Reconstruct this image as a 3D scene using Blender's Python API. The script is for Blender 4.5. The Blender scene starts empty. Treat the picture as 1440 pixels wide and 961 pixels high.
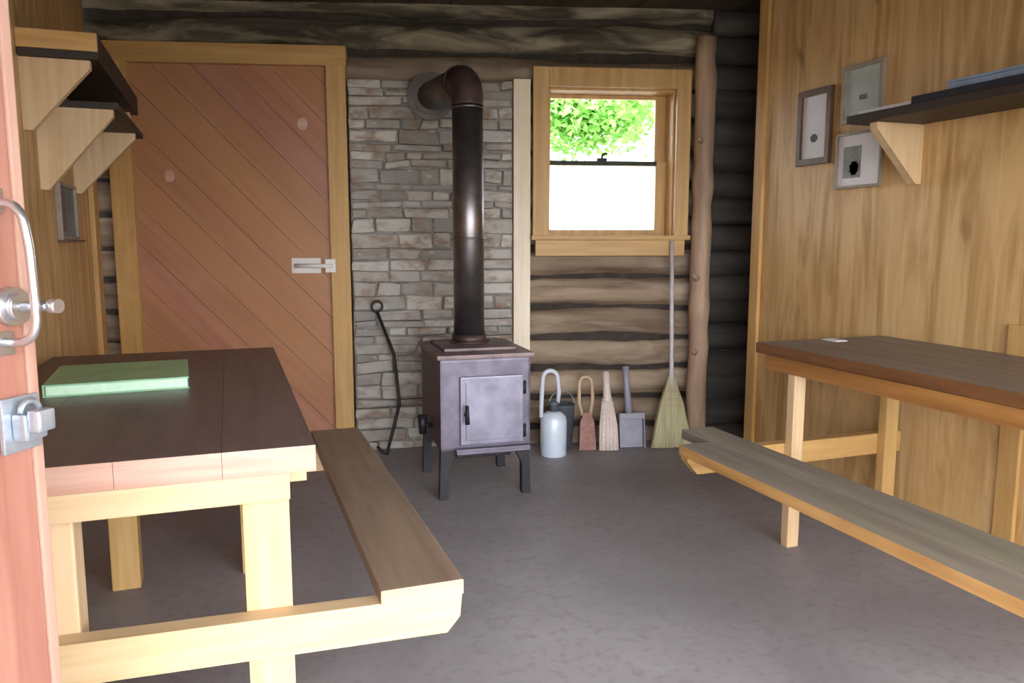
import bpy, bmesh, math, random
from mathutils import Vector, Matrix, noise
R = random.Random(7)
S = bpy.context.scene
COL = S.collection
PI = math.pi

# ------------------------------------------------------------------ materials
MATS = {}
def new_mat(name):
    m = bpy.data.materials.new(name); m.use_nodes = True
    nt = m.node_tree; nt.nodes.clear()
    out = nt.nodes.new('ShaderNodeOutputMaterial'); b = nt.nodes.new('ShaderNodeBsdfPrincipled')
    nt.links.new(b.outputs[0], out.inputs[0]); MATS[name] = m
    return m, nt, b
def mixc(nt, a, b, fac):
    n = nt.nodes.new('ShaderNodeMix'); n.data_type = 'RGBA'
    for v, i in ((fac, 0), (a, 6), (b, 7)):
        if hasattr(v, 'is_output'): nt.links.new(v, n.inputs[i])
        else: n.inputs[i].default_value = v if i == 0 else (*v, 1)
    return n.outputs[2]
def ramp(nt, v, p0, p1, c0=(0, 0, 0), c1=(1, 1, 1)):
    n = nt.nodes.new('ShaderNodeValToRGB'); nt.links.new(v, n.inputs[0])
    e = n.color_ramp.elements
    e[0].position = p0; e[0].color = (*c0, 1); e[1].position = p1; e[1].color = (*c1, 1)
    return n.outputs[0]
def coords(nt, scale, kind='Object'):
    t = nt.nodes.new('ShaderNodeTexCoord'); mp = nt.nodes.new('ShaderNodeMapping')
    nt.links.new(t.outputs[kind], mp.inputs[0]); mp.inputs['Scale'].default_value = scale
    return mp.outputs[0]
def noise_n(nt, vec, scale, detail=4, rough=.55, dist=0):
    n = nt.nodes.new('ShaderNodeTexNoise'); nt.links.new(vec, n.inputs['Vector'])
    n.inputs['Scale'].default_value = scale; n.inputs['Detail'].default_value = detail
    n.inputs['Roughness'].default_value = rough; n.inputs['Distortion'].default_value = dist
    return n.outputs['Fac']
def bump(nt, b, h, strength=.3, dist=.01):
    n = nt.nodes.new('ShaderNodeBump'); nt.links.new(h, n.inputs['Height'])
    n.inputs['Strength'].default_value = strength; n.inputs['Distance'].default_value = dist
    nt.links.new(n.outputs[0], b.inputs['Normal'])
def island(nt):
    return nt.nodes.new('ShaderNodeNewGeometry').outputs['Random Per Island']

def wood(name, dark, light, axis='Z', rough=.55, grain=26, stain=None, stain_amt=.5, isl=0.0, isl_col=None, bump_s=.12, stain_scale=5):
    m, nt, b = new_mat(name)
    st = {'X': (.06, 1, 1), 'Y': (1, .06, 1), 'Z': (1, 1, .06)}[axis]
    v = coords(nt, st)
    g = noise_n(nt, v, grain, 5, .6, .4)
    c = mixc(nt, dark, light, ramp(nt, g, .35, .68))
    st2 = {'X': (.25, 1, 1), 'Y': (1, .25, 1), 'Z': (1, 1, .25)}[axis]
    if stain:
        s = noise_n(nt, coords(nt, st2), stain_scale, 4, .6, .8)
        r = ramp(nt, s, .42, .68)
        mm = nt.nodes.new('ShaderNodeMath'); mm.operation = 'MULTIPLY'; nt.links.new(r, mm.inputs[0]); mm.inputs[1].default_value = stain_amt
        c = mixc(nt, c, stain, mm.outputs[0])
    if isl:
        mm = nt.nodes.new('ShaderNodeMath'); mm.operation = 'MULTIPLY'; nt.links.new(island(nt), mm.inputs[0]); mm.inputs[1].default_value = isl
        c = mixc(nt, c, isl_col or dark, mm.outputs[0])
    nt.links.new(c, b.inputs['Base Color']); b.inputs['Roughness'].default_value = rough
    bump(nt, b, g, bump_s, .004)
    return m
def plain(name, col, rough=.5, metal=0, var=.0, scale=30, bump_s=0):
    m, nt, b = new_mat(name)
    if var:
        n = noise_n(nt, coords(nt, (1, 1, 1)), scale, 4)
        c = mixc(nt, tuple(x * (1 - var) for x in col), tuple(min(1, x * (1 + var)) for x in col), ramp(nt, n, .3, .7))
        nt.links.new(c, b.inputs['Base Color'])
        if bump_s: bump(nt, b, n, bump_s, .004)
    else: b.inputs['Base Color'].default_value = (*col, 1)
    b.inputs['Roughness'].default_value = rough; b.inputs['Metallic'].default_value = metal
    return m

for ax in 'XYZ':
    wood('pine_' + ax, (.54, .32, .11), (.70, .47, .20), ax, .5, 30, (.45, .24, .07), .35)
    wood('cream_' + ax, (.60, .41, .22), (.72, .54, .34), ax, .5, 30, (.52, .32, .15), .3)
    wood('trim_' + ax, (.50, .29, .10), (.66, .41, .16), ax, .5, 28, (.42, .22, .06), .4)
wood('dark_top', (.105, .068, .066), (.18, .125, .12), 'Y', .42, 22, (.25, .185, .165), .5, .3, (.12, .075, .075))
wood('bench_top', (.19, .125, .09), (.31, .215, .155), 'Y', .5, 22, (.37, .27, .175), .6, stain_scale=4)
wood('bench_grey', (.17, .14, .12), (.30, .25, .205), 'Y', .55, 22, (.24, .215, .12), .5)
wood('table_grey', (.105, .083, .08), (.18, .145, .14), 'Y', .4, 20, (.16, .13, .12), .5, .3, (.05, .04, .04))
wood('edge_pink', (.50, .27, .20), (.66, .45, .37), 'X', .5, 20, (.54, .22, .12), .5, stain_scale=3)
wood('edge_red', (.13, .055, .022), (.25, .11, .04), 'Y', .45, 24, (.08, .03, .015), .4)
wood('shelf_dark', (.018, .012, .009), (.040, .026, .019), 'Y', .6, 24)
wood('apron_red', (.30, .13, .035), (.45, .22, .065), 'Y', .45, 24, (.2, .07, .02), .5)
wood('bench_edge', (.44, .23, .07), (.64, .38, .15), 'Y', .45, 24, (.30, .13, .04), .5)
wood('door_plank', (.33, .135, .09), (.46, .21, .135), 'X', .36, 18, (.48, .25, .17), .45, .75, (.44, .22, .085))
wood('door_leaf', (.30, .12, .085), (.42, .21, .155), 'Z', .5, 24, (.24, .08, .055), .45)
wood('door_leaf_edge', (.40, .21, .155), (.52, .34, .27), 'Z', .5, 24, (.30, .14, .10), .4)
wood('log', (.17, .11, .07), (.42, .305, .215), 'X', .8, 14, (.58, .46, .34), .75, .45, (.085, .055, .038), 1.0, 6)
wood('log_corner_shade', (.035, .030, .026), (.075, .066, .058), 'X', .85, 14, (.11, .10, .09), .6, .3, (.02, .017, .015), 1.0, 6)  # shade of the recess put into the log colour
wood('log_top_shade', (.045, .037, .026), (.13, .105, .07), 'X', .85, 14, (.55, .47, .34), .75, .3, (.03, .026, .018), 1.0, 7)  # log tone darkened for shade near the roof, with pale patches
wood('post_wood', (.34, .215, .145), (.56, .39, .26), 'Z', .6, 18, (.20, .10, .065), .6)
wood('pale_trim', (.80, .66, .48), (.90, .79, .62), 'Z', .5, 24, (.6, .45, .28), .4)
wood('ceiling_board', (.045, .035, .022), (.09, .07, .045), 'Y', .7, 20)
wood('shade_header_ply', (.20, .14, .05), (.30, .21, .08), 'Z', .6, 10)
# plywood with a flame figure
def ply(name, c0, c1, c2):
    m, nt, b = new_mat(name)
    f = noise_n(nt, coords(nt, (1, 1, .16)), 5.5, 5, .55, 2.2)
    c = mixc(nt, c0, c1, ramp(nt, f, .35, .62))
    g = noise_n(nt, coords(nt, (1, 1, .05)), 38, 4, .6)
    c = mixc(nt, c, c2, ramp(nt, g, .5, .85))
    k = noise_n(nt, coords(nt, (1, 1, .45)), 6, 2, .5, .6)
    c = mixc(nt, c, tuple(x * .55 for x in c0), ramp(nt, k, .66, .80))
    nt.links.new(c, b.inputs['Base Color']); b.inputs['Roughness'].default_value = .5
    return m
ply('plywood', (.42, .235, .08), (.64, .41, .18), (.74, .53, .28))
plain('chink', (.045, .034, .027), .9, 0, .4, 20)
# concrete
m, nt, b = new_mat('concrete')
n1 = noise_n(nt, coords(nt, (1, 1, 1)), 1.6, 5, .6, .5); n2 = noise_n(nt, coords(nt, (1, 1, 1)), 24, 5, .65)
c = mixc(nt, (.255, .235, .25), (.36, .335, .352), ramp(nt, n1, .3, .7))
c = mixc(nt, c, (.22, .20, .20), ramp(nt, n2, .5, .8))
nt.links.new(c, b.inputs['Base Color']); b.inputs['Roughness'].default_value = .55; bump(nt, b, n2, .15, .004)
# stone
m, nt, b = new_mat('stone')
n1 = noise_n(nt, coords(nt, (1, 1, 2)), 9, 5, .6)
c = mixc(nt, (.27, .25, .23), (.56, .52, .475), island(nt))
c = mixc(nt, c, (.25, .17, .12), ramp(nt, n1, .46, .70))
c = mixc(nt, c, (.62, .60, .56), ramp(nt, noise_n(nt, coords(nt, (1, 1, 2)), 14, 3), .62, .8))
nt.links.new(c, b.inputs['Base Color']); b.inputs['Roughness'].default_value = .8; bump(nt, b, n1, .5, .01)
plain('mortar', (.27, .25, .225), .95, 0, .3, 25)
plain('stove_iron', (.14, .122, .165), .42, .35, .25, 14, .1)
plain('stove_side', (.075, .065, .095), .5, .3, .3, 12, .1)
plain('stove_door', (.24, .225, .295), .40, .35, .25, 10, .1)
plain('stove_top', (.20, .145, .15), .5, .3, .35, 10)
plain('iron_black', (.022, .020, .024), .5, .4, .3, 20)
plain('pipe_metal', (.22, .20, .205), .36, .9, .3, 9)
plain('pipe_rust', (.085, .05, .045), .5, .4, .4, 12)
plain('collar_grey', (.10, .085, .078), .4, .6, .2, 12)
plain('steel', (.62, .63, .66), .28, .9)
plain('zinc', (.42, .47, .54), .4, .7, .2, 30)
plain('white_paint', (.76, .72, .69), .5, 0)
plain('can_blue', (.74, .82, .95), .3, .15, .06, 10)
plain('hose_grey', (.62, .63, .72), .45)
plain('pan_grey', (.30, .29, .36), .5, 0, .15, 12)
plain('bucket_dark', (.10, .115, .14), .5, .2, .2, 12)
plain('tan_handle', (.55, .38, .24), .5, 0, .15, 20)
plain('redbrown', (.30, .15, .12), .65, 0, .25, 40)
plain('cotton', (.74, .62, .57), .9, 0, .12, 60, .3)
wood('straw', (.42, .38, .22), (.62, .57, .36), 'Z', .8, 60, (.35, .30, .15), .4, bump_s=.6)
plain('handle_white', (.60, .56, .58), .45, 0, .1, 20)
plain('book_green', (.30, .58, .34), .32, 0, .15, 8)
plain('book_pages', (.62, .88, .66), .5, 0, .06, 60)
plain('paper', (.74, .72, .74), .7, 0, .04, 10)
plain('paper_grey', (.42, .46, .42), .6, 0, .12, 8)
plain('rail_backlit', (.018, .03, .010), .6)  # dark of the backlit rail put into its colour
plain('ink', (.045, .05, .05), .6)
plain('photo_grey', (.16, .17, .15), .5, 0, .5, 14)
plain('frame_brown', (.11, .06, .035), .45, 0, .2, 30)
plain('frame_grey', (.30, .25, .20), .5, 0, .15, 30)
plain('slate_blue', (.16, .19, .19), .5, 0, .3, 10)
plain('plum', (.14, .09, .10), .55, 0, .2, 20)
plain('binder_black', (.022, .024, .032), .4, 0, .2, 20)
plain('box_blue', (.22, .28, .38), .35, 0, .15, 12)
plain('ground_gravel', (.26, .25, .21), .95, 0, .2, 3)
wood('bark', (.10, .07, .05), (.2, .15, .11), 'Z', .9, 14, bump_s=.8)
def leaf_mat(name, a, bb):
    m, nt, b = new_mat(name)
    c = mixc(nt, a, bb, island(nt)); nt.links.new(c, b.inputs['Base Color']); b.inputs['Roughness'].default_value = .5
    tr = nt.nodes.new('ShaderNodeBsdfTranslucent'); nt.links.new(c, tr.inputs[0])
    mx = nt.nodes.new('ShaderNodeMixShader'); mx.inputs[0].default_value = .45
    nt.links.new(b.outputs[0], mx.inputs[1]); nt.links.new(tr.outputs[0], mx.inputs[2])
    out = [n for n in nt.nodes if n.type == 'OUTPUT_MATERIAL'][0]; nt.links.new(mx.outputs[0], out.inputs[0])
leaf_mat('leaf', (.16, .42, .07), (.34, .62, .16))
m, nt, b = new_mat('glass')
tb = nt.nodes.new('ShaderNodeBsdfTransparent'); gl = nt.nodes.new('ShaderNodeBsdfGlossy'); gl.inputs['Roughness'].default_value = .03
fr = nt.nodes.new('ShaderNodeFresnel'); fr.inputs[0].default_value = 1.45
mx = nt.nodes.new('ShaderNodeMixShader'); nt.links.new(fr.outputs[0], mx.inputs[0]); nt.links.new(tb.outputs[0], mx.inputs[1]); nt.links.new(gl.outputs[0], mx.inputs[2])
out = [n for n in nt.nodes if n.type == 'OUTPUT_MATERIAL'][0]; nt.links.new(mx.outputs[0], out.inputs[0]); nt.nodes.remove(b)

# ------------------------------------------------------------------ mesh helpers
def box(bm, a, b, bev=.003, mat=0, rot=None):
    n0 = len(bm.faces)
    c = [(a[i] + b[i]) / 2 for i in range(3)]; s = [abs(b[i] - a[i]) for i in range(3)]
    M = Matrix.Translation(c) @ (rot.to_4x4() if rot else Matrix()) @ Matrix.Diagonal((*s, 1))
    r = bmesh.ops.create_cube(bm, size=1, matrix=M)
    vs = r['verts']
    bev = min(bev, min(s) * .3)
    fs = set(f for v in vs for f in v.link_faces)
    for f in fs: f.material_index = mat
    if bev > 0:
        es = list(set(e for v in vs for e in v.link_edges))
        bmesh.ops.bevel(bm, geom=es, offset=bev, segments=2, profile=.7, affect='EDGES', material=-1)
    return vs
def prism(bm, pts, d, mat=0):
    """closed polygon of 3D points extruded by vector d"""
    d = Vector(d); A = [bm.verts.new(p) for p in pts]; B = [bm.verts.new(Vector(p) + d) for p in pts]
    fs = [bm.faces.new(A), bm.faces.new(B[::-1])]
    n = len(pts)
    for i in range(n): fs.append(bm.faces.new((A[i], B[i], B[(i + 1) % n], A[(i + 1) % n])))
    for f in fs: f.material_index = mat
    bmesh.ops.recalc_face_normals(bm, faces=fs)
def tube(bm, pts, r, seg=12, mat=0, cap=True):
    pts = [Vector(p) for p in pts]; rings = []; nrm = None
    for i, p in enumerate(pts):
        t = (pts[min(i + 1, len(pts) - 1)] - pts[max(i - 1, 0)]).normalized()
        if nrm is None: nrm = t.orthogonal().normalized()
        nrm = (nrm - t * nrm.dot(t)).normalized(); bn = t.cross(nrm)
        rr = r[i] if isinstance(r, (list, tuple)) else r
        rings.append([bm.verts.new(p + (nrm * math.cos(2 * PI * k / seg) + bn * math.sin(2 * PI * k / seg)) * rr) for k in range(seg)])
    for a, b in zip(rings, rings[1:]):
        for k in range(seg):
            f = bm.faces.new((a[k], a[(k + 1) % seg], b[(k + 1) % seg], b[k])); f.material_index = mat; f.smooth = True
    if cap:
        f = bm.faces.new(rings[0][::-1]); f.material_index = mat
        f = bm.faces.new(rings[-1]); f.material_index = mat
def lathe(bm, prof, c=(0, 0, 0), seg=24, mat=0):
    rings = []
    for r, z in prof:
        rings.append([bm.verts.new((c[0] + max(r, 1e-4) * math.cos(2 * PI * k / seg), c[1] + max(r, 1e-4) * math.sin(2 * PI * k / seg), c[2] + z)) for k in range(seg)])
    for a, b in zip(rings, rings[1:]):
        for k in range(seg):
            f = bm.faces.new((a[k], a[(k + 1) % seg], b[(k + 1) % seg], b[k])); f.material_index = mat; f.smooth = True
    f = bm.faces.new(rings[0][::-1]); f.material_index = mat
    f = bm.faces.new(rings[-1]); f.material_index = mat
def arc(c, r, a0, a1, n, ax1, ax2):
    c = Vector(c); ax1 = Vector(ax1); ax2 = Vector(ax2)
    return [c + ax1 * r * math.cos(a0 + (a1 - a0) * i / n) + ax2 * r * math.sin(a0 + (a1 - a0) * i / n) for i in range(n + 1)]

def obj(name, bm, mats, parent=None, world=False):
    """link bm as one mesh; with world=True the vertices were written in world metres and are moved to the parent's frame"""
    if world and parent is not None:
        bmesh.ops.transform(bm, matrix=root_matrix(parent).inverted(), verts=bm.verts)
    bmesh.ops.recalc_face_normals(bm, faces=bm.faces)
    me = bpy.data.meshes.new(name); bm.to_mesh(me); bm.free()
    for m in ([mats] if isinstance(mats, str) else mats): me.materials.append(MATS[m])
    o = bpy.data.objects.new(name, me); COL.objects.link(o)
    if parent: o.parent = parent
    return o
def root_matrix(o):
    M = Matrix.Translation(o.location) @ o.rotation_euler.to_matrix().to_4x4()
    return root_matrix(o.parent) @ M if o.parent else M
def thing(name, label, cat, loc=(0, 0, 0), rz=0, group=None):
    o = bpy.data.objects.new(name, None); COL.objects.link(o); o.empty_display_size = .1
    o.location = loc; o.rotation_euler = (0, 0, rz); tag(o, label, cat, group); return o
def tag(o, label, cat, group=None):
    o['label'] = label; o['category'] = cat
    if group: o['group'] = group
    return o
def structure(o, label=None):
    o['kind'] = 'structure'
    if label: o['label'] = label
    return o
NB = bmesh.new

# ------------------------------------------------------------------ frame of the back wall (it is not square to the side walls)
WO = Vector((1.7, 4.25, 0)); WR = math.atan2(-.25, 1)
WM = Matrix.Translation(WO) @ Matrix.Rotation(WR, 4, 'Z')
def wl(s, t, z): return WM @ Vector((s, t, z))     # s along the wall, t outwards, z up
def wall_root(name, label=None):
    o = bpy.data.objects.new(name, None); COL.objects.link(o); o.location = WO; o.rotation_euler = (0, 0, WR)
    o.empty_display_size = .1
    return structure(o, label)

# ------------------------------------------------------------------ floor, ground, ceiling, side walls
bm = NB(); box(bm, (-1.2, -.9, -.12), (3.6, 5.35, 0), 0)
structure(obj('floor', bm, 'concrete'), 'worn grey concrete floor')
bm = NB(); box(bm, (-40, -40, -.35), (40, 60, -.125), 0)
structure(obj('ground', bm, 'ground_gravel'), 'pale ground outside the cabin')
bm = NB()
for i in range(24):
    x = -1.2 + i * .2; box(bm, (x, -1.7, 2.62), (x + .196, 5.3, 2.66), .003)  # boards extended past the open front to cut light on the near floor
box(bm, (-1.2, -1.7, 2.662), (3.6, 5.3, 2.70), 0)
for y in (.3, 1.4, 2.5): box(bm, (-1.2, y, 2.5), (3.6, y + .12, 2.622), .006)
# shed roof: it falls towards the back wall
for v in bm.verts: v.co.z += .12 - (v.co.y + 1.7) * .043
structure(obj('ceiling', bm, 'ceiling_board'), 'dark boarded ceiling on beams')
bm = NB()
for y0, y1 in ((-.3, 1.2), (1.203, 2.40), (2.403, 3.6), (3.603, 4.79)): box(bm, (-.69, y0, 0), (-.66, y1, 2.68), .002)
box(bm, (-.78, -.3, 0), (-.69, 4.82, 2.68), 0)
structure(obj('wall_left', bm, 'plywood'), 'plywood wall behind the left table')
bm = NB()
for y0, y1 in ((-.3, .78), (.783, 2.0), (2.003, 3.53)): box(bm, (2.65, y0, 0), (2.665, y1, 2.68), .001)
box(bm, (2.665, -.3, 0), (2.72, 3.525, 2.68), 0)
structure(obj('wall_right', bm, 'plywood'), 'plywood wall behind the right table')
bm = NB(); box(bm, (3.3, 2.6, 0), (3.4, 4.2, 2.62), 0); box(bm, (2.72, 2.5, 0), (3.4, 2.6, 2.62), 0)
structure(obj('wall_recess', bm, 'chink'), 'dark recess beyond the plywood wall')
bm = NB(); box(bm, (-1.2, -.5, 1.98), (3.6, -.42, 2.70), .004)  # added out of view to cut the light on the upper logs
structure(obj('wall_shade_header', bm, 'shade_header_ply'), 'unseen header added over the open front to shade the back wall')
def trim(n, a, b, m, label):
    bm = NB(); box(bm, a, b, .004); structure(obj('trim_%d' % n, bm, m), label)
trim(1, (-.66, 4.55, 0), (-.635, 4.70, 2.0), 'trim_Z', 'pale batten at the far end of the left wall')
trim(2, (2.63, 3.46, 0), (2.65, 3.53, 2.6), 'trim_Z', 'pale batten on the end of the plywood wall')
trim(3, (2.632, 1.95, 0), (2.65, 2.03, .90), 'trim_Z', 'short batten on the plywood wall behind the right table')

# ------------------------------------------------------------------ back wall of logs
bm = NB()
def backing(s0, s1, z0, z1): box(bm, (s0, .02, z0), (s1, .17, z1), 0, 1)
backing(-2.75, .04, 0, 2.66); backing(.77, 1.72, 0, 2.66); backing(.04, .77, 0, 1.2); backing(.04, .77, 2.05, 2.66)
cuts = [(-2.30, -1.10, 0, 2.17), (-1.10, -.08, 0, 2.04), (.04, .77, 1.2, 2.05)]
def log(s0, s1, zc, rad, seed, mat=0):
    n = max(4, int((s1 - s0) / .05)); k = 14; prev = None
    for i in range(n + 1):
        s = s0 + (s1 - s0) * i / n
        dz = .030 * noise.noise((s * 1.1, seed * 3.1, 0)); ring = []
        for j in range(k):
            a = 2 * PI * j / k
            r = rad * (1 + .20 * noise.noise((s * 2.3, math.cos(a) * 1.4 + seed * 7.7, math.sin(a) * 1.4)) + .11 * noise.noise((s * 9, a + seed, 3)))
            ring.append(bm.verts.new((s, .035 - math.cos(a) * r * .95, zc + dz + math.sin(a) * r)))
        if prev:
            for j in range(k):
                f = bm.faces.new((prev[j], prev[(j + 1) % k], ring[(j + 1) % k], ring[j])); f.smooth = True; f.material_index = mat
        else: bm.faces.new(ring)
        prev = ring
    bm.faces.new(prev[::-1])
zc = .0025
k = 0
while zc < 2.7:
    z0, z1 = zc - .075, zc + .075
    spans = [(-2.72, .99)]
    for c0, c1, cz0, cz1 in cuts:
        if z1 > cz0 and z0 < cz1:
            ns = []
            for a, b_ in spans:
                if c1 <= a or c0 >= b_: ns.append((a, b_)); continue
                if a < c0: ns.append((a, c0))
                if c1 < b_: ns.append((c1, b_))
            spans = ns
    for a, b_ in spans: log(a, b_, zc, .076, k + a, 2 if zc > 2.2 else 0)   # shade under the roof is painted into the top courses
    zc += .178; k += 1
wb = obj('wall_back', bm, ['log', 'chink', 'log_top_shade'])
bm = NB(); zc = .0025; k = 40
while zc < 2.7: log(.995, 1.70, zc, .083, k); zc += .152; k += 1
o = obj('wall_corner', bm, 'log_corner_shade'); o.location = WO; o.rotation_euler = (0, 0, WR); structure(o, 'log wall with painted shade in the corner between the post and the plywood'); wb.location = WO; wb.rotation_euler = (0, 0, WR)
structure(wb, 'back wall of stacked rough logs with dark gaps')

# stone panel behind the stove
bm = NB(); box(bm, (-1.066, -.05, 0), (-.16, .02, 2.07), .004, 1)
z = 0.0
while z < 2.06:
    h = min(R.uniform(.035, .085), 2.07 - z)
    s = -1.066
    while s < -.165:
        w = min(R.uniform(.09, .30), -.16 - s)
        if -.16 - (s + w) < .06: w = -.16 - s
        t = -.052 - R.uniform(.005, .04); g = .006
        vs = q = R.uniform(-.006, .006); box(bm, (s + g, t, z + g * .7 + q), (s + w - g, -.045, z + max(h - g * .7, g * 2) * 1), .014)
        s += w
    z += h
for v in bm.verts:
    if v.co.y < -.053:
        p = v.co.copy(); v.co.y += .012 * noise.noise(p * 17); v.co.z += .016 * noise.noise(p * 11 + Vector((5, 0, 0))) + .012 * noise.noise(Vector((p.x * 2.2, 0, p.z * 2))); v.co.x += .014 * noise.noise(p * 12)
sp = obj('wall_stone', bm, ['stone', 'mortar']); sp.location = WO; sp.rotation_euler = (0, 0, WR)
structure(sp, 'grey ledgestone panel behind the stove')

# pale board between the stone and the window
bm = NB(); box(bm, (-.158, -.085, 0), (-.062, .02, 2.085), .005)
o = obj('trim_4', bm, 'pale_trim'); o.location = WO; o.rotation_euler = (0, 0, WR); structure(o, 'pale upright board between stone and window')

# corner post
bm = NB()
pts = [(.925 + .012 * noise.noise((i * .5, 1, 0)), -.12 + .008 * noise.noise((i * .5, 5, 0)), i * .116) for i in range(21)]
tube(bm, pts, [.058 + .010 * noise.noise((i * .8, 9, 0)) for i in range(21)], 14)
for zz in (.55, .98, 1.75):
    tube(bm, [(.925 - .03, -.16, zz), (.925 - .06, -.19, zz + .02)], [.018, .010], 8)
o = obj('trim_5', bm, 'post_wood'); o.location = WO; o.rotation_euler = (0, 0, WR); structure(o, 'peeled log post with knots right of the window')

# ------------------------------------------------------------------ window
w = wall_root('window_1', 'small two pane window in a pine frame')
bm = NB()
box(bm, (-.05, -.105, 1.225), (.04, -.06, 2.15), .004); box(bm, (.77, -.105, 1.225), (.85, -.06, 2.15), .004)
box(bm, (.04, -.104, 2.045), (.77, -.06, 2.15), .004)
obj('casing', bm, 'trim_Z', w)
bm = NB(); box(bm, (-.035, -.10, 1.11), (.835, -.06, 1.20), .004); obj('apron', bm, 'trim_X', w)
bm = NB(); box(bm, (-.06, -.125, 1.2), (.86, .05, 1.226), .004); obj('window_sill', bm, 'trim_X', w)
bm = NB()
box(bm, (.04, -.06, 1.226), (.052, .17, 2.045), .001); box(bm, (.758, -.06, 1.226), (.77, .17, 2.045), .001)
box(bm, (.052, -.06, 2.033), (.758, .17, 2.045), .001); box(bm, (.052, .05, 1.2), (.758, .17, 1.226), .001)
obj('jamb', bm, 'trim_Z', w)
for z0, z1, nm in ((1.226, 1.655, 0), (1.632, 2.033, 1)):
    t = .045 + nm * .032
    bm = NB()
    box(bm, (.052, t, z0), (.068, t + .028, z1), .002); box(bm, (.695, t, z0), (.758, t + .028, z1), .002)
    box(bm, (.068, t, z0), (.695, t + .028, z0 + (.035 if nm == 0 else .014)), .002); box(bm, (.068, t, z1 - (.014 if nm == 0 else .02)), (.695, t + .028, z1), .002)
    sa = obj('sash', bm, 'trim_Z', w)
    bm = NB(); box(bm, (.066, t + .012, z0 + .01), (.697, t + .016, z1 - .01), 0)
    obj('pane', bm, 'glass', sa)
bm = NB(); box(bm, (.066, .028, 1.630), (.696, .0445, 1.656), .002); o = obj('meeting_rail', bm, 'rail_backlit', w); o['label'] = 'thin dark green rail between the panes, backlit shade in its colour'
bm = NB(); box(bm, (.34, .02, 1.6565), (.40, .045, 1.672), .004); tube(bm, [(.37, .03, 1.672), (.37, .03, 1.69), (.40, .025, 1.70)], .007, 8)
obj('sash_lock', bm, 'iron_black', w)

# ------------------------------------------------------------------ closed plank door in the back wall
d = wall_root('door_1', 'closed reddish diagonal plank door with a white hasp')
bm = NB()
# diagonal boards clipped to the door rectangle
S0, S1, Z0, Z1 = -2.22, -1.175, .02, 2.135
def clip(poly, ax, v, keep_gt):
    out = []
    for i in range(len(poly)):
        a, b_ = poly[i], poly[(i + 1) % len(poly)]
        ia = (a[ax] > v) == keep_gt; ib = (b_[ax] > v) == keep_gt
        if ia: out.append(a)
        if ia != ib:
            f = (v - a[ax]) / (b_[ax] - a[ax]); out.append((a[0] + (b_[0] - a[0]) * f, a[1] + (b_[1] - a[1]) * f))
    return out
ca, sa_ = math.cos(math.radians(-46)), math.sin(math.radians(-46))
bw = .148; 
for i in range(-14, 15):
    v0 = i * bw; v1 = v0 + bw - .002
    cx, cz = (S0 + S1) / 2, (Z0 + Z1) / 2
    poly = [(cx + u * ca - v * sa_, cz + u * sa_ + v * ca) for u, v in ((-2, v0), (2, v0), (2, v1), (-2, v1))]
    for ax, val, gt in ((0, S0, True), (0, S1, False), (1, Z0, True), (1, Z1, False)):
        poly = clip(poly, ax, val, gt)
        if len(poly) < 3: break
    if len(poly) >= 3:
        tt = -.035 - R.uniform(0, .003)
        prism(bm, [(p[0], tt, p[1]) for p in poly], (0, .035, 0))
# the grain runs along the boards: tilt the mesh's own axes with them
Mx = Matrix.Translation(((S0 + S1) / 2, 0, (Z0 + Z1) / 2)) @ Matrix.Rotation(math.radians(46), 4, 'Y')
bmesh.ops.transform(bm, matrix=Mx.inverted(), verts=bm.verts)
pan = obj('plank_panel', bm, 'door_plank', d); pan.location = Mx.to_translation(); pan.rotation_euler = Mx.to_euler()
for nm, a, b_, m in (('door_casing', (-2.33, -.075, 0), (-2.215, .02, 2.14), 'trim_Z'), ('door_casing', (-1.18, -.075, 0), (-1.075, .02, 2.14), 'trim_Z'), ('door_casing', (-2.33, -.078, 2.135), (-1.07, .02, 2.24), 'trim_X')):
    bm = NB(); box(bm, a, b_, .005); obj(nm, bm, m, d)
bm = NB()
box(bm, (-1.40, -.045, 1.015), (-1.24, -.034, 1.10), .003); box(bm, (-1.21, -.086, 1.02), (-1.155, -.074, 1.095), .003)
tube(bm, [(-1.38, -.06, 1.057), (-1.17, -.09, 1.057)], .012, 10)
for s in (-1.385, -1.255):
    for z in (1.03, 1.085): lathe(bm, [(.006, 0), (.005, .003)], (s, -.047, z), 8)
h = obj('door_hasp', bm, 'white_paint', d); h['label'] = 'white painted slide hasp'
bm = NB()
for s, z in ((-2.03, 1.545), (-1.315, 1.83)):
    pts = [(s + .028 * math.cos(a), -.041, z + .034 * math.sin(a)) for a in [2 * PI * i / 14 for i in range(14)]]
    prism(bm, pts, (0, .005, 0))
h = obj('knot_patch', bm, 'edge_pink', d); h['label'] = 'pale oval plugs in the planks'

# ------------------------------------------------------------------ near open door at the left edge of the view
FE = Vector((-.243, 1.15, 0)); HD = Vector((-.42, -.62, 0)).normalized()      # free edge and direction to the hinge
d2 = bpy.data.objects.new('door_2', None); COL.objects.link(d2); d2.location = FE; d2.rotation_euler = (0, 0, math.atan2(HD.y, HD.x)); structure(d2, 'open reddish plank door seen on edge at the left')
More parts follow.
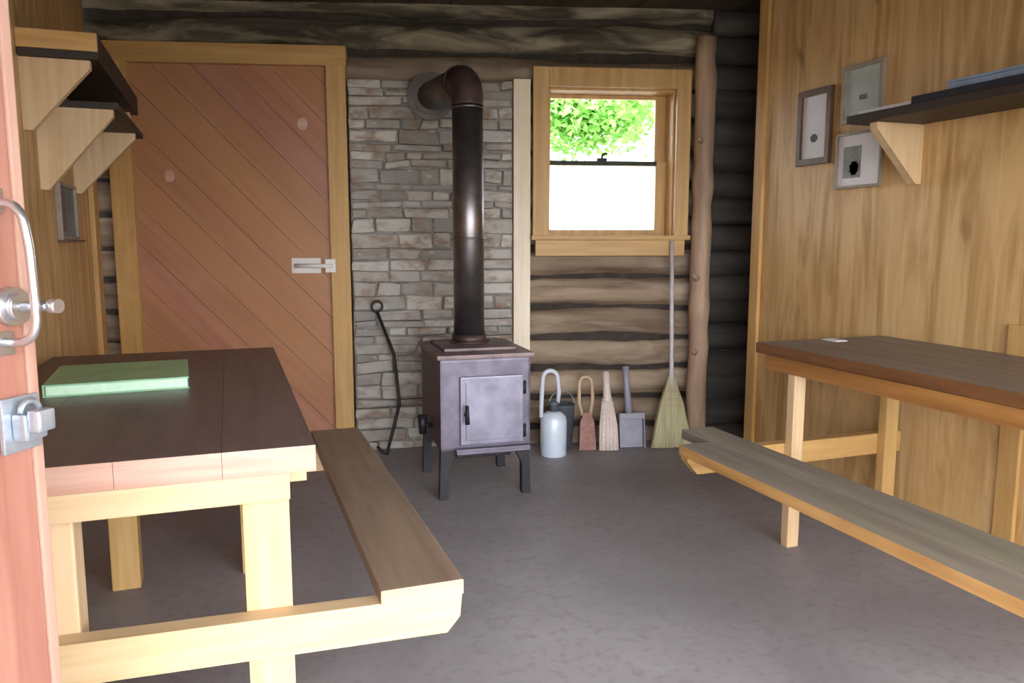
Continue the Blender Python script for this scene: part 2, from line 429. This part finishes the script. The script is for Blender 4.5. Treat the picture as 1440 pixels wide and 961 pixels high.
# local x runs to the hinge, local -y is the face towards the left of the room, +y the face towards the room
bm = NB()
for i in range(6): box(bm, (.012 + i * .115, -.042, .03), (.012 + i * .115 + .113, .0, 2.3), .003)
obj('plank_panel', bm, 'door_leaf', d2)
bm = NB(); box(bm, (-.004, -.045, .03), (.0115, .002, 2.3), .003); obj('edge_strip', bm, 'door_leaf_edge', d2)
bm = NB()
LY = 1
pts = [(.045, .002, 1.245)] + arc((.045, .02, 1.215), .03, PI / 2, 0, 5, (0, 1, 0), (0, 0, 1)) + [(.045, .054, 1.19), (.045, .056, 1.13)] + arc((.045, .026, 1.105), .03, 0, -PI / 2, 5, (0, 1, 0), (0, 0, 1)) + [(.045, .002, 1.075)]
tube(bm, pts, .0055, 10)
box(bm, (.03, .0, 1.232), (.06, .005, 1.262), .002); box(bm, (.03, .0, 1.058), (.06, .005, 1.088), .002)
o = obj('pull_handle', bm, 'steel', d2); o['label'] = 'bright steel pull handle'
bm = NB()
tube(bm, [(.03, .0, 1.118), (.03, .012, 1.118)], .024, 16); tube(bm, [(.03, .012, 1.118), (.03, .022, 1.118)], .017, 16); tube(bm, [(.03, .022, 1.118), (.03, .066, 1.120)], [.006, .006], 8); tube(bm, [(.03, .064, 1.120), (.03, .076, 1.120)], .009, 10)
o = obj('deadbolt', bm, 'steel', d2); o['label'] = 'round steel deadbolt turn'
bm = NB()
box(bm, (.004, .002, .935), (.06, .008, 1.005), .003); box(bm, (.012, .008, .95), (.048, .028, .985), .006)
tube(bm, arc((.028, .018, .985), .014, 0, PI, 8, (1, 0, 0), (0, 0, 1)), .004, 8)
box(bm, (.016, .028, .962), (.044, .045, .99), .006)
o = obj('padlock_hasp', bm, 'zinc', d2); o['label'] = 'dull grey hasp and padlock'

# ------------------------------------------------------------------ picnic tables with a fixed bench
def leg(parent, x0, x1, y0, y1, z1, m='pine_Z'):
    bm = NB(); box(bm, (x0, y0, 0), (x1, y1, z1), .005); return obj('leg', bm, m, parent, True)

T = thing('picnic_table', 'dark topped picnic table with pale ends and bench, carrying the green book', 'table', (-.15, 2.4, 0))
ZT = .78; YN, YF = 1.62, 3.20
bm = NB()
xs = [-.615, -.42, -.225, -.03, .153]
for a, b_ in zip(xs, xs[1:]): box(bm, (a, YN, ZT - .055), (b_ - .0006, YF, ZT), .0008)
for f in bm.faces:
    if f.normal.y < -.6: f.material_index = 1
obj('tabletop', bm, ['dark_top', 'edge_pink'], T, True)
for y0, y1, xe in ((YN + .003, YN + .032, .099), (YN + .125, YN + .155, .143), (YF - .24, YF - .211, .143)):
    bm = NB(); box(bm, (-.60, y0, ZT - .112), (xe, y1, ZT - .056), .003)
    obj('top_cleat', bm, 'cream_X', T, True)
leg(T, .004, .098, YN + .033, YN + .123, ZT - .057, 'cream_Z'); leg(T, -.40, -.305, YN + .033, YN + .123, ZT - .057, 'cream_Z')
leg(T, .0, .09, 2.87, 2.96, ZT - .057); leg(T, -.425, -.335, 2.87, 2.96, ZT - .057)
for y0, tilt in ((1.605, .03), (2.962, .0)):
    bm = NB(); h = .085; y1 = y0 + .046
    def zz(x): return .414 - (x - .37) * tilt
    prism(bm, [(-.43, y0, zz(-.43)), (.46, y0, zz(.37)), (.455, y0, zz(.45) - .05), (.425, y0, zz(.42) - h), (-.43, y0, zz(-.43) - h)], (0, y1 - y0, 0))
    obj('crosspiece', bm, 'cream_X', T, True)
bm = NB(); box(bm, (.277, 1.60, .4145), (.463, 3.12, .45), .005)
for f in bm.faces:
    if f.normal.y < -.6: f.material_index = 1
obj('bench_seat', bm, ['bench_top', 'cream_X'], T, True)

T2 = thing('picnic_table', 'long picnic table with bench along the plywood wall under the shelf', 'table', (2.2, 1.8, 0))
ZT = .79
bm = NB()
xs = [1.995, 2.16, 2.32, 2.48, 2.645]
for a, b_ in zip(xs, xs[1:]): box(bm, (a, .85, ZT - .042), (b_ - .002, 2.62, ZT), .003)
for f in bm.faces:
    if f.normal.x < -.6: f.material_index = 1
obj('tabletop', bm, ['table_grey', 'edge_red'], T2, True)
bm = NB(); box(bm, (1.997, .9, ZT - .100), (2.012, 2.56, ZT - .043), .003); obj('apron', bm, 'apron_red', T2, True)
leg(T2, 2.0125, 2.066, 2.40, 2.44, ZT - .043, 'cream_Z'); leg(T2, 2.475, 2.54, 2.40, 2.44, ZT - .043, 'pine_Z')
leg(T2, 2.0125, 2.066, 1.0, 1.04, ZT - .043, 'pine_Z'); leg(T2, 2.475, 2.54, 1.0, 1.04, ZT - .043, 'trim_Z')
for y0 in (2.441, 1.041):
    bm = NB(); h = .085
    prism(bm, [(1.575, y0, .412), (2.60, y0, .412), (2.60, y0, .412 - h), (1.62, y0, .412 - h), (1.575, y0, .38)], (0, .046, 0))
    obj('crosspiece', bm, 'trim_X', T2, True)
bm = NB(); box(bm, (1.535, .8, .4125), (1.669, 2.44, .45), .004); box(bm, (1.671, .8, .4125), (1.815, 2.64, .45), .004)
for f in bm.faces:
    if f.normal.x < -.6 and (f.calc_center_median().x < 1.55 or f.calc_center_median().y > 2.45): f.material_index = 1
obj('bench_seat', bm, ['bench_grey', 'bench_edge'], T2, True)

# things on the tables
t = thing('book', 'pale green hard covered book lying on the left picnic table', 'book', (-.3, 2.55, .78), math.radians(3))
bm = NB(); box(bm, (-.19, -.18, 0), (.17, .18, .004), .001); box(bm, (-.19, -.18, .030), (.17, .18, .034), .001); box(bm, (-.194, -.18, 0), (-.188, .18, .034), .001)
obj('cover', bm, 'book_green', t)
bm = NB(); box(bm, (-.186, -.179, .0045), (.166, .174, .0295), .001); obj('pages', bm, 'book_pages', t)
bm = NB(); box(bm, (-.03, -.04, 0), (.03, .04, .004), .001)
o = obj('paper_slip', bm, 'paper'); o.location = (2.33, 2.55, .79); tag(o, 'small white paper slip near the far end of the right table', 'paper')

# ------------------------------------------------------------------ shelves
def bracket(parent, wx, tipx, y, ztop, zbot, side, th=.04, m='cream_Z'):
    bm = NB()
    prism(bm, [(wx, y, ztop), (tipx, y, ztop), (tipx, y, ztop - .025), (wx + side * .028, y, zbot), (wx, y, zbot)], (0, th, 0))
    return obj('bracket', bm, m, parent, True)
a = thing('wall_shelf', 'upper dark shelf at top left with thick edge and pale triangular bracket', 'shelf', (-.66, 3.9, 1.835))
bm = NB(); box(bm, (-.658, 3.215, 1.836), (-.405, 4.55, 1.862), .003); box(bm, (-.43, 3.235, 1.862), (-.405, 4.55, 1.925), .003)
obj('shelf_board', bm, 'shelf_dark', a, True)
bm = NB(); box(bm, (-.658, 3.212, 1.8625), (-.405, 3.234, 1.926), .003); obj('end_board', bm, 'trim_X', a, True)
bracket(a, -.659, -.435, 3.24, 1.835, 1.585, 1); bracket(a, -.659, -.435, 4.45, 1.835, 1.585, 1)
a = thing('wall_shelf', 'lower dark shelf on the left wall resting on two pale brackets', 'shelf', (-.66, 3.9, 1.69))
bm = NB(); box(bm, (-.658, 3.44, 1.700), (-.375, 4.40, 1.725), .003); obj('shelf_board', bm, 'shelf_dark', a, True)
bracket(a, -.659, -.395, 3.45, 1.699, 1.39, 1); bracket(a, -.659, -.39, 4.17, 1.699, 1.415, 1)
a = thing('wall_shelf', 'dark shelf on the right plywood wall with a pale wooden bracket', 'shelf', (2.65, 2.0, 1.66))
bm = NB(); box(bm, (2.36, .95, 1.66), (2.649, 2.585, 1.692), .004); obj('shelf_board', bm, 'shelf_dark', a, True)
bracket(a, 2.649, 2.41, 2.47, 1.659, 1.425, -1); bracket(a, 2.649, 2.41, 1.2, 1.659, 1.425, -1)

t = thing('binder', 'black ring binder lying on the right shelf under a blue box', 'binder', (2.49, 2.02, 1.6925))
bm = NB(); box(bm, (-.115, -.30, 0), (.14, .26, .005), .002); box(bm, (-.115, -.30, .022), (.14, .26, .027), .002); box(bm, (-.117, -.30, 0), (-.108, .26, .027), .002); obj('cover', bm, 'binder_black', t)
bm = NB(); box(bm, (-.105, -.29, .0055), (.13, .25, .0215), .001); obj('pages', bm, 'plum', t)
t = thing('storage_box', 'flat blue grey box on the black binder on the right shelf', 'box', (2.49, 1.96, 1.7200))
bm = NB(); box(bm, (-.10, -.22, 0), (.11, .18, .022), .004); obj('body', bm, 'box_blue', t)
bm = NB(); box(bm, (-.104, -.224, .0225), (.114, .184, .031), .004); obj('lid', bm, 'box_blue', t)
bm = NB()
for i in range(4): box(bm, (-.10 + R.uniform(-.006, .006), -.13 + R.uniform(-.006, .006), i * .0042), (.11, .13, i * .0042 + .004), .0005, 0)
o = obj('paper_stack', bm, 'paper'); o.location = (2.49, 2.425, 1.6925); tag(o, 'thin stack of white papers at the far end of the right shelf', 'papers')

# ------------------------------------------------------------------ pictures on the walls
def picture(label, side, y0, y1, z0, z1, fr, frame_m, sheet_m, marks, name='framed_picture', cat='picture'):
    wx = 2.649 if side > 0 else -.659; dx = -side
    t = thing(name, label, cat, (wx, (y0 + y1) / 2, z0))
    bm = NB()
    X0, X1 = sorted((wx, wx + dx * .022))
    box(bm, (X0, y0, z0), (X1, y0 + fr, z1), .003); box(bm, (X0, y1 - fr, z0), (X1, y1, z1), .003)
    box(bm, (X0, y0 + fr, z0), (X1, y1 - fr, z0 + fr), .003); box(bm, (X0, y0 + fr, z1 - fr), (X1, y1 - fr, z1), .003)
    obj('frame', bm, frame_m, t, True)
    bm = NB(); X0, X1 = sorted((wx, wx + dx * .010)); box(bm, (X0, y0 + fr, z0 + fr), (X1, y1 - fr, z1 - fr), 0)
    sh = obj('sheet', bm, sheet_m, t, True)
    for (a0, a1, b0, b1, mm) in marks:
        bm = NB(); X0, X1 = sorted((wx + dx * .0102, wx + dx * .0112))
        ya, yb = y1 - fr - a0 * (y1 - y0 - 2 * fr), y1 - fr - a1 * (y1 - y0 - 2 * fr)
        za, zb = z0 + fr + b0 * (z1 - z0 - 2 * fr), z0 + fr + b1 * (z1 - z0 - 2 * fr)
        if mm == 'ink':
            pts = [(X0, (ya + yb) / 2 + abs(ya - yb) / 2 * math.cos(q) * (1 if i % 2 else .75), (za + zb) / 2 + (zb - za) / 2 * math.sin(q) * (1 if i % 2 else .8)) for i, q in enumerate([2 * PI * j / 16 for j in range(16)])]
            prism(bm, pts, (X1 - X0, 0, 0))
        else: box(bm, (X0, min(ya, yb), za), (X1, max(ya, yb), zb), 0)
        obj('print', bm, mm, sh, True) if False else obj('print', bm, mm, t, True)
    return t
picture('white sheet in a dark brown frame, leftmost on the plywood wall', 1, 2.98, 3.205, 1.555, 1.905, .030, 'frame_brown', 'paper', [(.32, .66, .25, .40, 'ink')])
picture('pale grey green poster hanging partly behind the right shelf', 1, 2.68, 2.915, 1.715, 1.965, .018, 'frame_grey', 'paper_grey', [(.40, .62, .36, .46, 'photo_grey')])
picture('white sheet with a dark photograph hanging below the right shelf', 1, 2.665, 2.935, 1.43, 1.675, .012, 'frame_grey', 'paper', [(.12, .55, .15, .78, 'photo_grey'), (.26, .52, .18, .5, 'ink')])
t = picture('blue grey picture on the left wall under the shelf brackets', -1, 3.70, 4.08, 1.20, 1.44, .016, 'frame_grey', 'slate_blue', [(.62, .95, .1, .9, 'plum')])
bm = NB(); box(bm, (-.658, 3.69, 1.19), (-.615, 4.09, 1.1995), .003); obj('ledge', bm, 'frame_brown', t, True)

# ------------------------------------------------------------------ wood stove
st = thing('wood_stove', 'grey iron box stove standing on four legs before the stone panel', 'stove', (1.11, 3.64, 0), math.radians(-4))
W2, D2 = .215, .26; ZB, ZTp = .235, .66
bm = NB(); box(bm, (-W2, -D2, ZB), (W2, D2, ZTp), .012)
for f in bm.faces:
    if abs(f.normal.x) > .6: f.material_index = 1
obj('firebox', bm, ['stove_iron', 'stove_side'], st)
bm = NB(); box(bm, (-W2 - .015, -D2 - .018, ZTp + .0005), (W2 + .015, D2 + .012, ZTp + .022), .006)
box(bm, (-W2 + .04, -D2 + .10, ZTp + .022), (W2 - .04, D2 - .05, ZTp + .036), .006)
obj('top_plate', bm, 'stove_top', st)
bm = NB(); tube(bm, [(0, .085, ZTp + .034), (0, .085, ZTp + .075)], .086, 24); tube(bm, [(0, .085, ZTp + .034), (0, .085, ZTp + .045)], .10, 24)
obj('flue_collar', bm, 'pipe_rust', st)
bm = NB()
box(bm, (-.125, -D2 - .020, .262), (.175, -D2 - .0005, .580), .008)
box(bm, (-.100, -D2 - .027, .285), (.150, -D2 - .019, .555), .006)
dr = obj('door', bm, 'stove_door', st)
bm = NB()
tube(bm, [(-.102, -D2 - .028, .41), (-.102, -D2 - .058, .41)], .010, 10); tube(bm, [(-.102, -D2 - .055, .455), (-.102, -D2 - .06, .37)], [.008, .011], 10)
obj('door_handle', bm, 'iron_black', dr)
for z in (.315, .52):
    bm = NB(); tube(bm, [(.180, -D2 - .014, z - .03), (.180, -D2 - .014, z + .03)], .009, 10); obj('hinge', bm, 'iron_black', dr)
bm = NB(); box(bm, (-.15, -D2 - .05, ZB - .008), (.20, -D2 + .03, ZB - .0005), .003); box(bm, (-.15, -D2 - .05, ZB), (.20, -D2 - .045, ZB + .016), .002)
obj('ash_lip', bm, 'stove_iron', st)
bm = NB(); box(bm, (-.13, -D2 + .04, .185), (.13, D2 - .06, ZB - .0005), .01); obj('ash_pan', bm, 'iron_black', st)
for sx in (-1, 1):
    for sy in (-1, 1):
        bm = NB(); x = sx * (W2 - .025); y = sy * (D2 - .03)
        prism(bm, [(x - sx * .055, y - .02, ZB - .0005), (x + sx * .022, y - .02, ZB - .0005), (x + sx * .03, y - .02, .0), (x - sx * .012, y - .02, .0), (x - sx * .014, y - .02, .15)], (0, .04, 0))
        obj('leg', bm, 'iron_black', st)
bm = NB(); tube(bm, [(-W2, -.03, .31), (-W2 - .05, -.03, .31)], .012, 10); tube(bm, [(-W2 - .045, -.03, .27), (-W2 - .045, -.03, .36)], [.018, .024], 10)
obj('side_damper', bm, 'iron_black', st)

# stove pipe
px, py = (st.matrix_basis @ Vector((0, .085, 0))).xy if False else (1.11 + .085 * math.sin(math.radians(4)), 3.64 + .085 * math.cos(math.radians(4)))
pz = ZTp + .0755
sp = thing('stove_pipe', 'dark metal flue pipe rising from the stove and elbowing into the wall', 'stovepipe', (px, py, pz))
PRr = .076
def ring(z): tube(bm, [(px, py, z), (px, py, z + .012)], PRr + .004, 24)
bm = NB(); tube(bm, [(px, py, pz), (px, py, 1.84)], PRr, 28); ring(1.20); ring(1.825); obj('vertical_pipe', bm, 'pipe_metal', sp, True)
end = wl(-.615, -.116, 1.975)
bm = NB(); c = Vector((px, py + .13, 1.845))
pts = [(px, py, 1.841)] + [Vector((px, c.y - .13 * math.cos(q), c.z + .13 * math.sin(q))) for q in [PI / 2 * i / 5 for i in range(6)]]
tube(bm, pts, PRr + .003, 28); tube(bm, [pts[-1], (px, pts[-1].y + .03, pts[-1].z)], PRr + .008, 28); obj('elbow', bm, 'pipe_rust', sp, True)
bm = NB(); tube(bm, [(px, pts[-1].y + .031, pts[-1].z), (end.x, end.y, end.z)], PRr, 28); obj('horizontal_pipe', bm, 'pipe_metal', sp, True)
bm = NB()
e2 = wl(-.615, -.130, 1.975); e3 = wl(-.615, -.117, 1.975)
tube(bm, [e2, e3], .128, 32); tube(bm, [wl(-.615, -.142, 1.975), e2], .098, 32)
o = obj('wall_collar', bm, 'collar_grey', sp, True)

# fire poker leaning on the stone
bm = NB(); a_ = wl(-.885, -.24, .012); b_ = wl(-.93, -.105, .80)
m1 = a_.lerp(b_, .35) + Vector((.085, -.03, 0)); m2 = a_.lerp(b_, .7) + Vector((.075, -.02, 0))
tube(bm, [a_ + Vector((-.05, .0, .05)), a_ + Vector((-.02, 0, .01)), a_, a_.lerp(m1, .5), m1, m2, b_], .009, 10)
t = thing('fire_poker', 'thin dark iron poker leaning on the stone left of the stove', 'poker', a_)
obj('shaft', bm, 'iron_black', t, True)
bm = NB(); tube(bm, arc(b_ + Vector((0, 0, .03)), .03, -PI / 2, PI * 1.5, 16, (1, 0, 0), (0, 0, 1)), .007, 8); obj('ring_handle', bm, 'iron_black', t, True)

# ------------------------------------------------------------------ cleaning things below the window
def at(s, t): p = wl(s, t, 0); return (p.x, p.y, 0)
t = thing('metal_canister', 'pale blue canister with a grey hose standing beside the stove', 'canister', at(.045, -.30), WR)
bm = NB(); lathe(bm, [(.066, 0), (.074, .006), (.074, .20), (.068, .224), (.046, .245), (.022, .252)], seg=28); obj('body', bm, 'can_blue', t)
bm = NB(); lathe(bm, [(.022, .2525), (.022, .285), (.028, .288), (.028, .305), (.012, .312)], seg=20); obj('valve', bm, 'bucket_dark', t)
bm = NB()
pts = [(.022, 0, .300), (.030, 0, .36), (.022, 0, .43)] + arc((-.02, 0, .44), .042, 0, PI, 8, (1, 0, 0), (0, 0, 1)) + [(-.066, 0, .38), (-.070, 0, .27), (-.072, -.01, .22)]
tube(bm, pts, .0125, 10); obj('hose', bm, 'hose_grey', t)
t = thing('bucket', 'dark grey bucket standing behind the pale blue canister', 'bucket', at(.115, -.15))
bm = NB()
lathe(bm, [(.062, 0), (.075, .25), (.078, .255), (.078, .262), (.072, .262), (.060, .012)], seg=28)
obj('body', bm, 'bucket_dark', t)
bm = NB(); tube(bm, arc((0, 0, .255), .08, 0, PI, 12, (1, 0, 0), (0, .1, 1)), .003, 8); obj('bail_handle', bm, 'zinc', t)

lean = math.radians(-9)
def leaning(name, label, cat, s, t, rx=lean, rz=WR, ry=0):
    o = thing(name, label, cat, at(s, t)); o.rotation_euler = (rx, ry, rz); return o
t = leaning('hand_broom', 'red brown hand broom with tan loop handle next to the bucket', 'broom', .258, -.21)
bm = NB(); prism(bm, [(-.05, -.014, .0), (.048, -.014, 0), (.040, -.014, .16), (.018, -.014, .215), (-.018, -.014, .215), (-.042, -.014, .16)], (0, .028, 0)); obj('bristles', bm, 'redbrown', t)
bm = NB(); tube(bm, [(-.025, 0, .20), (-.044, 0, .27), (-.042, 0, .36)] + arc((-.004, 0, .385), .036, PI, 0, 8, (1, 0, 0), (0, 0, 1)) + [(.036, 0, .30), (.020, 0, .205)], .011, 10); obj('loop_handle', bm, 'tan_handle', t)
t = leaning('whisk_broom', 'off white whisk broom flaring to the floor, right of the red brown broom', 'broom', .372, -.24)
bm = NB()
n = 9
for i in range(n):
    u = -1 + 2 * i / (n - 1); tube(bm, [(u * .046 + .006, .006 * (-1) ** i, 0.002), (u * .042 + .006, .006 * (-1) ** i, .14), (u * .022, 0, .30)], [.0125, .0125, .009], 8)
obj('bristles', bm, 'cotton', t)
bm = NB(); tube(bm, [(0, 0, .28), (0, 0, .33), (-.004, 0, .455)], [.028, .022, .018], 14); obj('grip', bm, 'cotton', t)
t = leaning('dustpan', 'grey upright dustpan leaning on the logs left of the straw broom', 'dustpan', .530, -.20)
bm = NB()
box(bm, (-.085, .012, .004), (.065, .018, .20), .003); box(bm, (-.085, -.03, .004), (-.079, .012, .17), .002); box(bm, (.059, -.03, .004), (.065, .012, .17), .002); box(bm, (-.085, -.03, .17), (.065, .018, .205), .006)
obj('pan', bm, 'pan_grey', t)
bm = NB(); tube(bm, [(-.02, .0, .20), (-.028, .0, .30), (-.035, .0, .40), (-.036, 0, .475)], [.024, .019, .018, .02], 12); obj('grip', bm, 'pan_grey', t)

# straw broom
t = leaning('straw_broom', 'yellow straw broom with long pale handle leaning beside the post', 'broom', .750, -.22, math.radians(-5))
bm = NB()
n = 22
for i in range(n):
    u = -1 + 2 * (i + .5) / n
    for row in (-1, 0, 1):
        x0 = u * .118 + R.uniform(-.004, .004)
        tube(bm, [(x0, row * .016, R.uniform(.002, .012)), (u * .088, row * .015, .16), (u * .062, row * .013, .27), (u * .030, row * .010, .36), (u * .016, row * .006, .42)], [.0085, .0085, .0075, .006, .004], 6)
obj('bristles', bm, 'straw', t)
bm = NB()
for z, hw in ((.25, .070), (.29, .060), (.33, .046)):
    pts = [(hw * math.cos(q), .024 * math.sin(q), z) for q in [2 * PI * i / 24 for i in range(25)]]
    tube(bm, pts, .0025, 6)
obj('stitching', bm, 'tan_handle', t)
bm = NB(); tube(bm, [(0, 0, .36), (.002, 0, .45), (.004, 0, 1.20)], [.017, .0125, .012], 12); obj('handle', bm, 'handle_white', t)

# ------------------------------------------------------------------ trees beyond the window
def tree(label, x, y, trunk_h, crown_c, crown_r, n, seed):
    rr = random.Random(seed)
    t = thing('leafy_tree', label, 'tree', (x, y, -.13))
    cx, cy, cz = crown_c
    bm = NB(); tube(bm, [(x, y, -.13), (x + .05, y, trunk_h * .5), (x + (cx - x) * .2, y + (cy - y) * .2, trunk_h), (cx, cy, cz + 1.1)], [.16, .13, .09, .03], 12)
    for i in range(9):
        q = rr.uniform(0, 2 * PI); e = Vector((cx + crown_r[0] * .8 * math.cos(q), cy + crown_r[1] * .8 * math.sin(q), cz + rr.uniform(-.5, .5) * crown_r[2]))
        s0 = Vector((cx, cy, cz + 1.09)); tube(bm, [s0, s0.lerp(e, .5) + Vector((0, 0, .12)), e], [.02, .012, .005], 6)
    obj('trunk', bm, 'bark', t, True)
    bm = NB()
    cl = [Vector((rr.gauss(0, .45) * crown_r[0] + cx, rr.gauss(0, .45) * crown_r[1] + cy, rr.gauss(0, .42) * crown_r[2] + cz)) for _ in range(70)]
    for i in range(n):
        c = rr.choice(cl) + Vector((rr.gauss(0, .16), rr.gauss(0, .16), rr.gauss(0, .13)))
        M = Matrix.Translation(c) @ Matrix.Rotation(rr.uniform(0, 6.28), 4, 'Z') @ Matrix.Rotation(rr.uniform(-1, 1), 4, 'X') @ Matrix.Rotation(rr.uniform(-.8, .8), 4, 'Y')
        L = rr.uniform(.07, .12); Wd = L * .34
        P = [M @ Vector(p) for p in ((0, -L / 2, 0), (Wd, -L * .1, .012), (0, L / 2, -.01), (-Wd, -L * .1, .012), (0, -L * .05, -.004))]
        v = [bm.verts.new(p) for p in P]
        for tri in ((0, 1, 4), (1, 2, 4), (2, 3, 4), (3, 0, 4)): bm.faces.new([v[k] for k in tri])
    obj('crown', bm, 'leaf', t, True)
tree('leafy green tree outside whose crown fills the upper window pane', 6.3, 9.2, 3.5, (3.80, 8.0, 2.62), (.95, .8, .40), 5600, 3)

# ------------------------------------------------------------------ light, camera
w = bpy.data.worlds.new('World'); S.world = w; w.use_nodes = True
bg = w.node_tree.nodes['Background']; bg.inputs[0].default_value = (.93, .96, 1.0, 1); bg.inputs[1].default_value = 1.5
cd = bpy.data.cameras.new('Camera'); cam = bpy.data.objects.new('Camera', cd); COL.objects.link(cam)
cd.sensor_width = 36; cd.lens = 27.5; cd.clip_start = .02
cam.location = (0, 0, 1.2); cam.rotation_euler = (math.radians(90 - 7.4), 0, math.radians(-19.83))
S.camera = cam
S.view_settings.view_transform = 'Standard'; S.view_settings.look = 'None'; S.view_settings.gamma = 1; S.view_settings.exposure = 3.05
S.cycles.max_bounces = 10; S.cycles.diffuse_bounces = 6
S.cycles.use_denoising = True
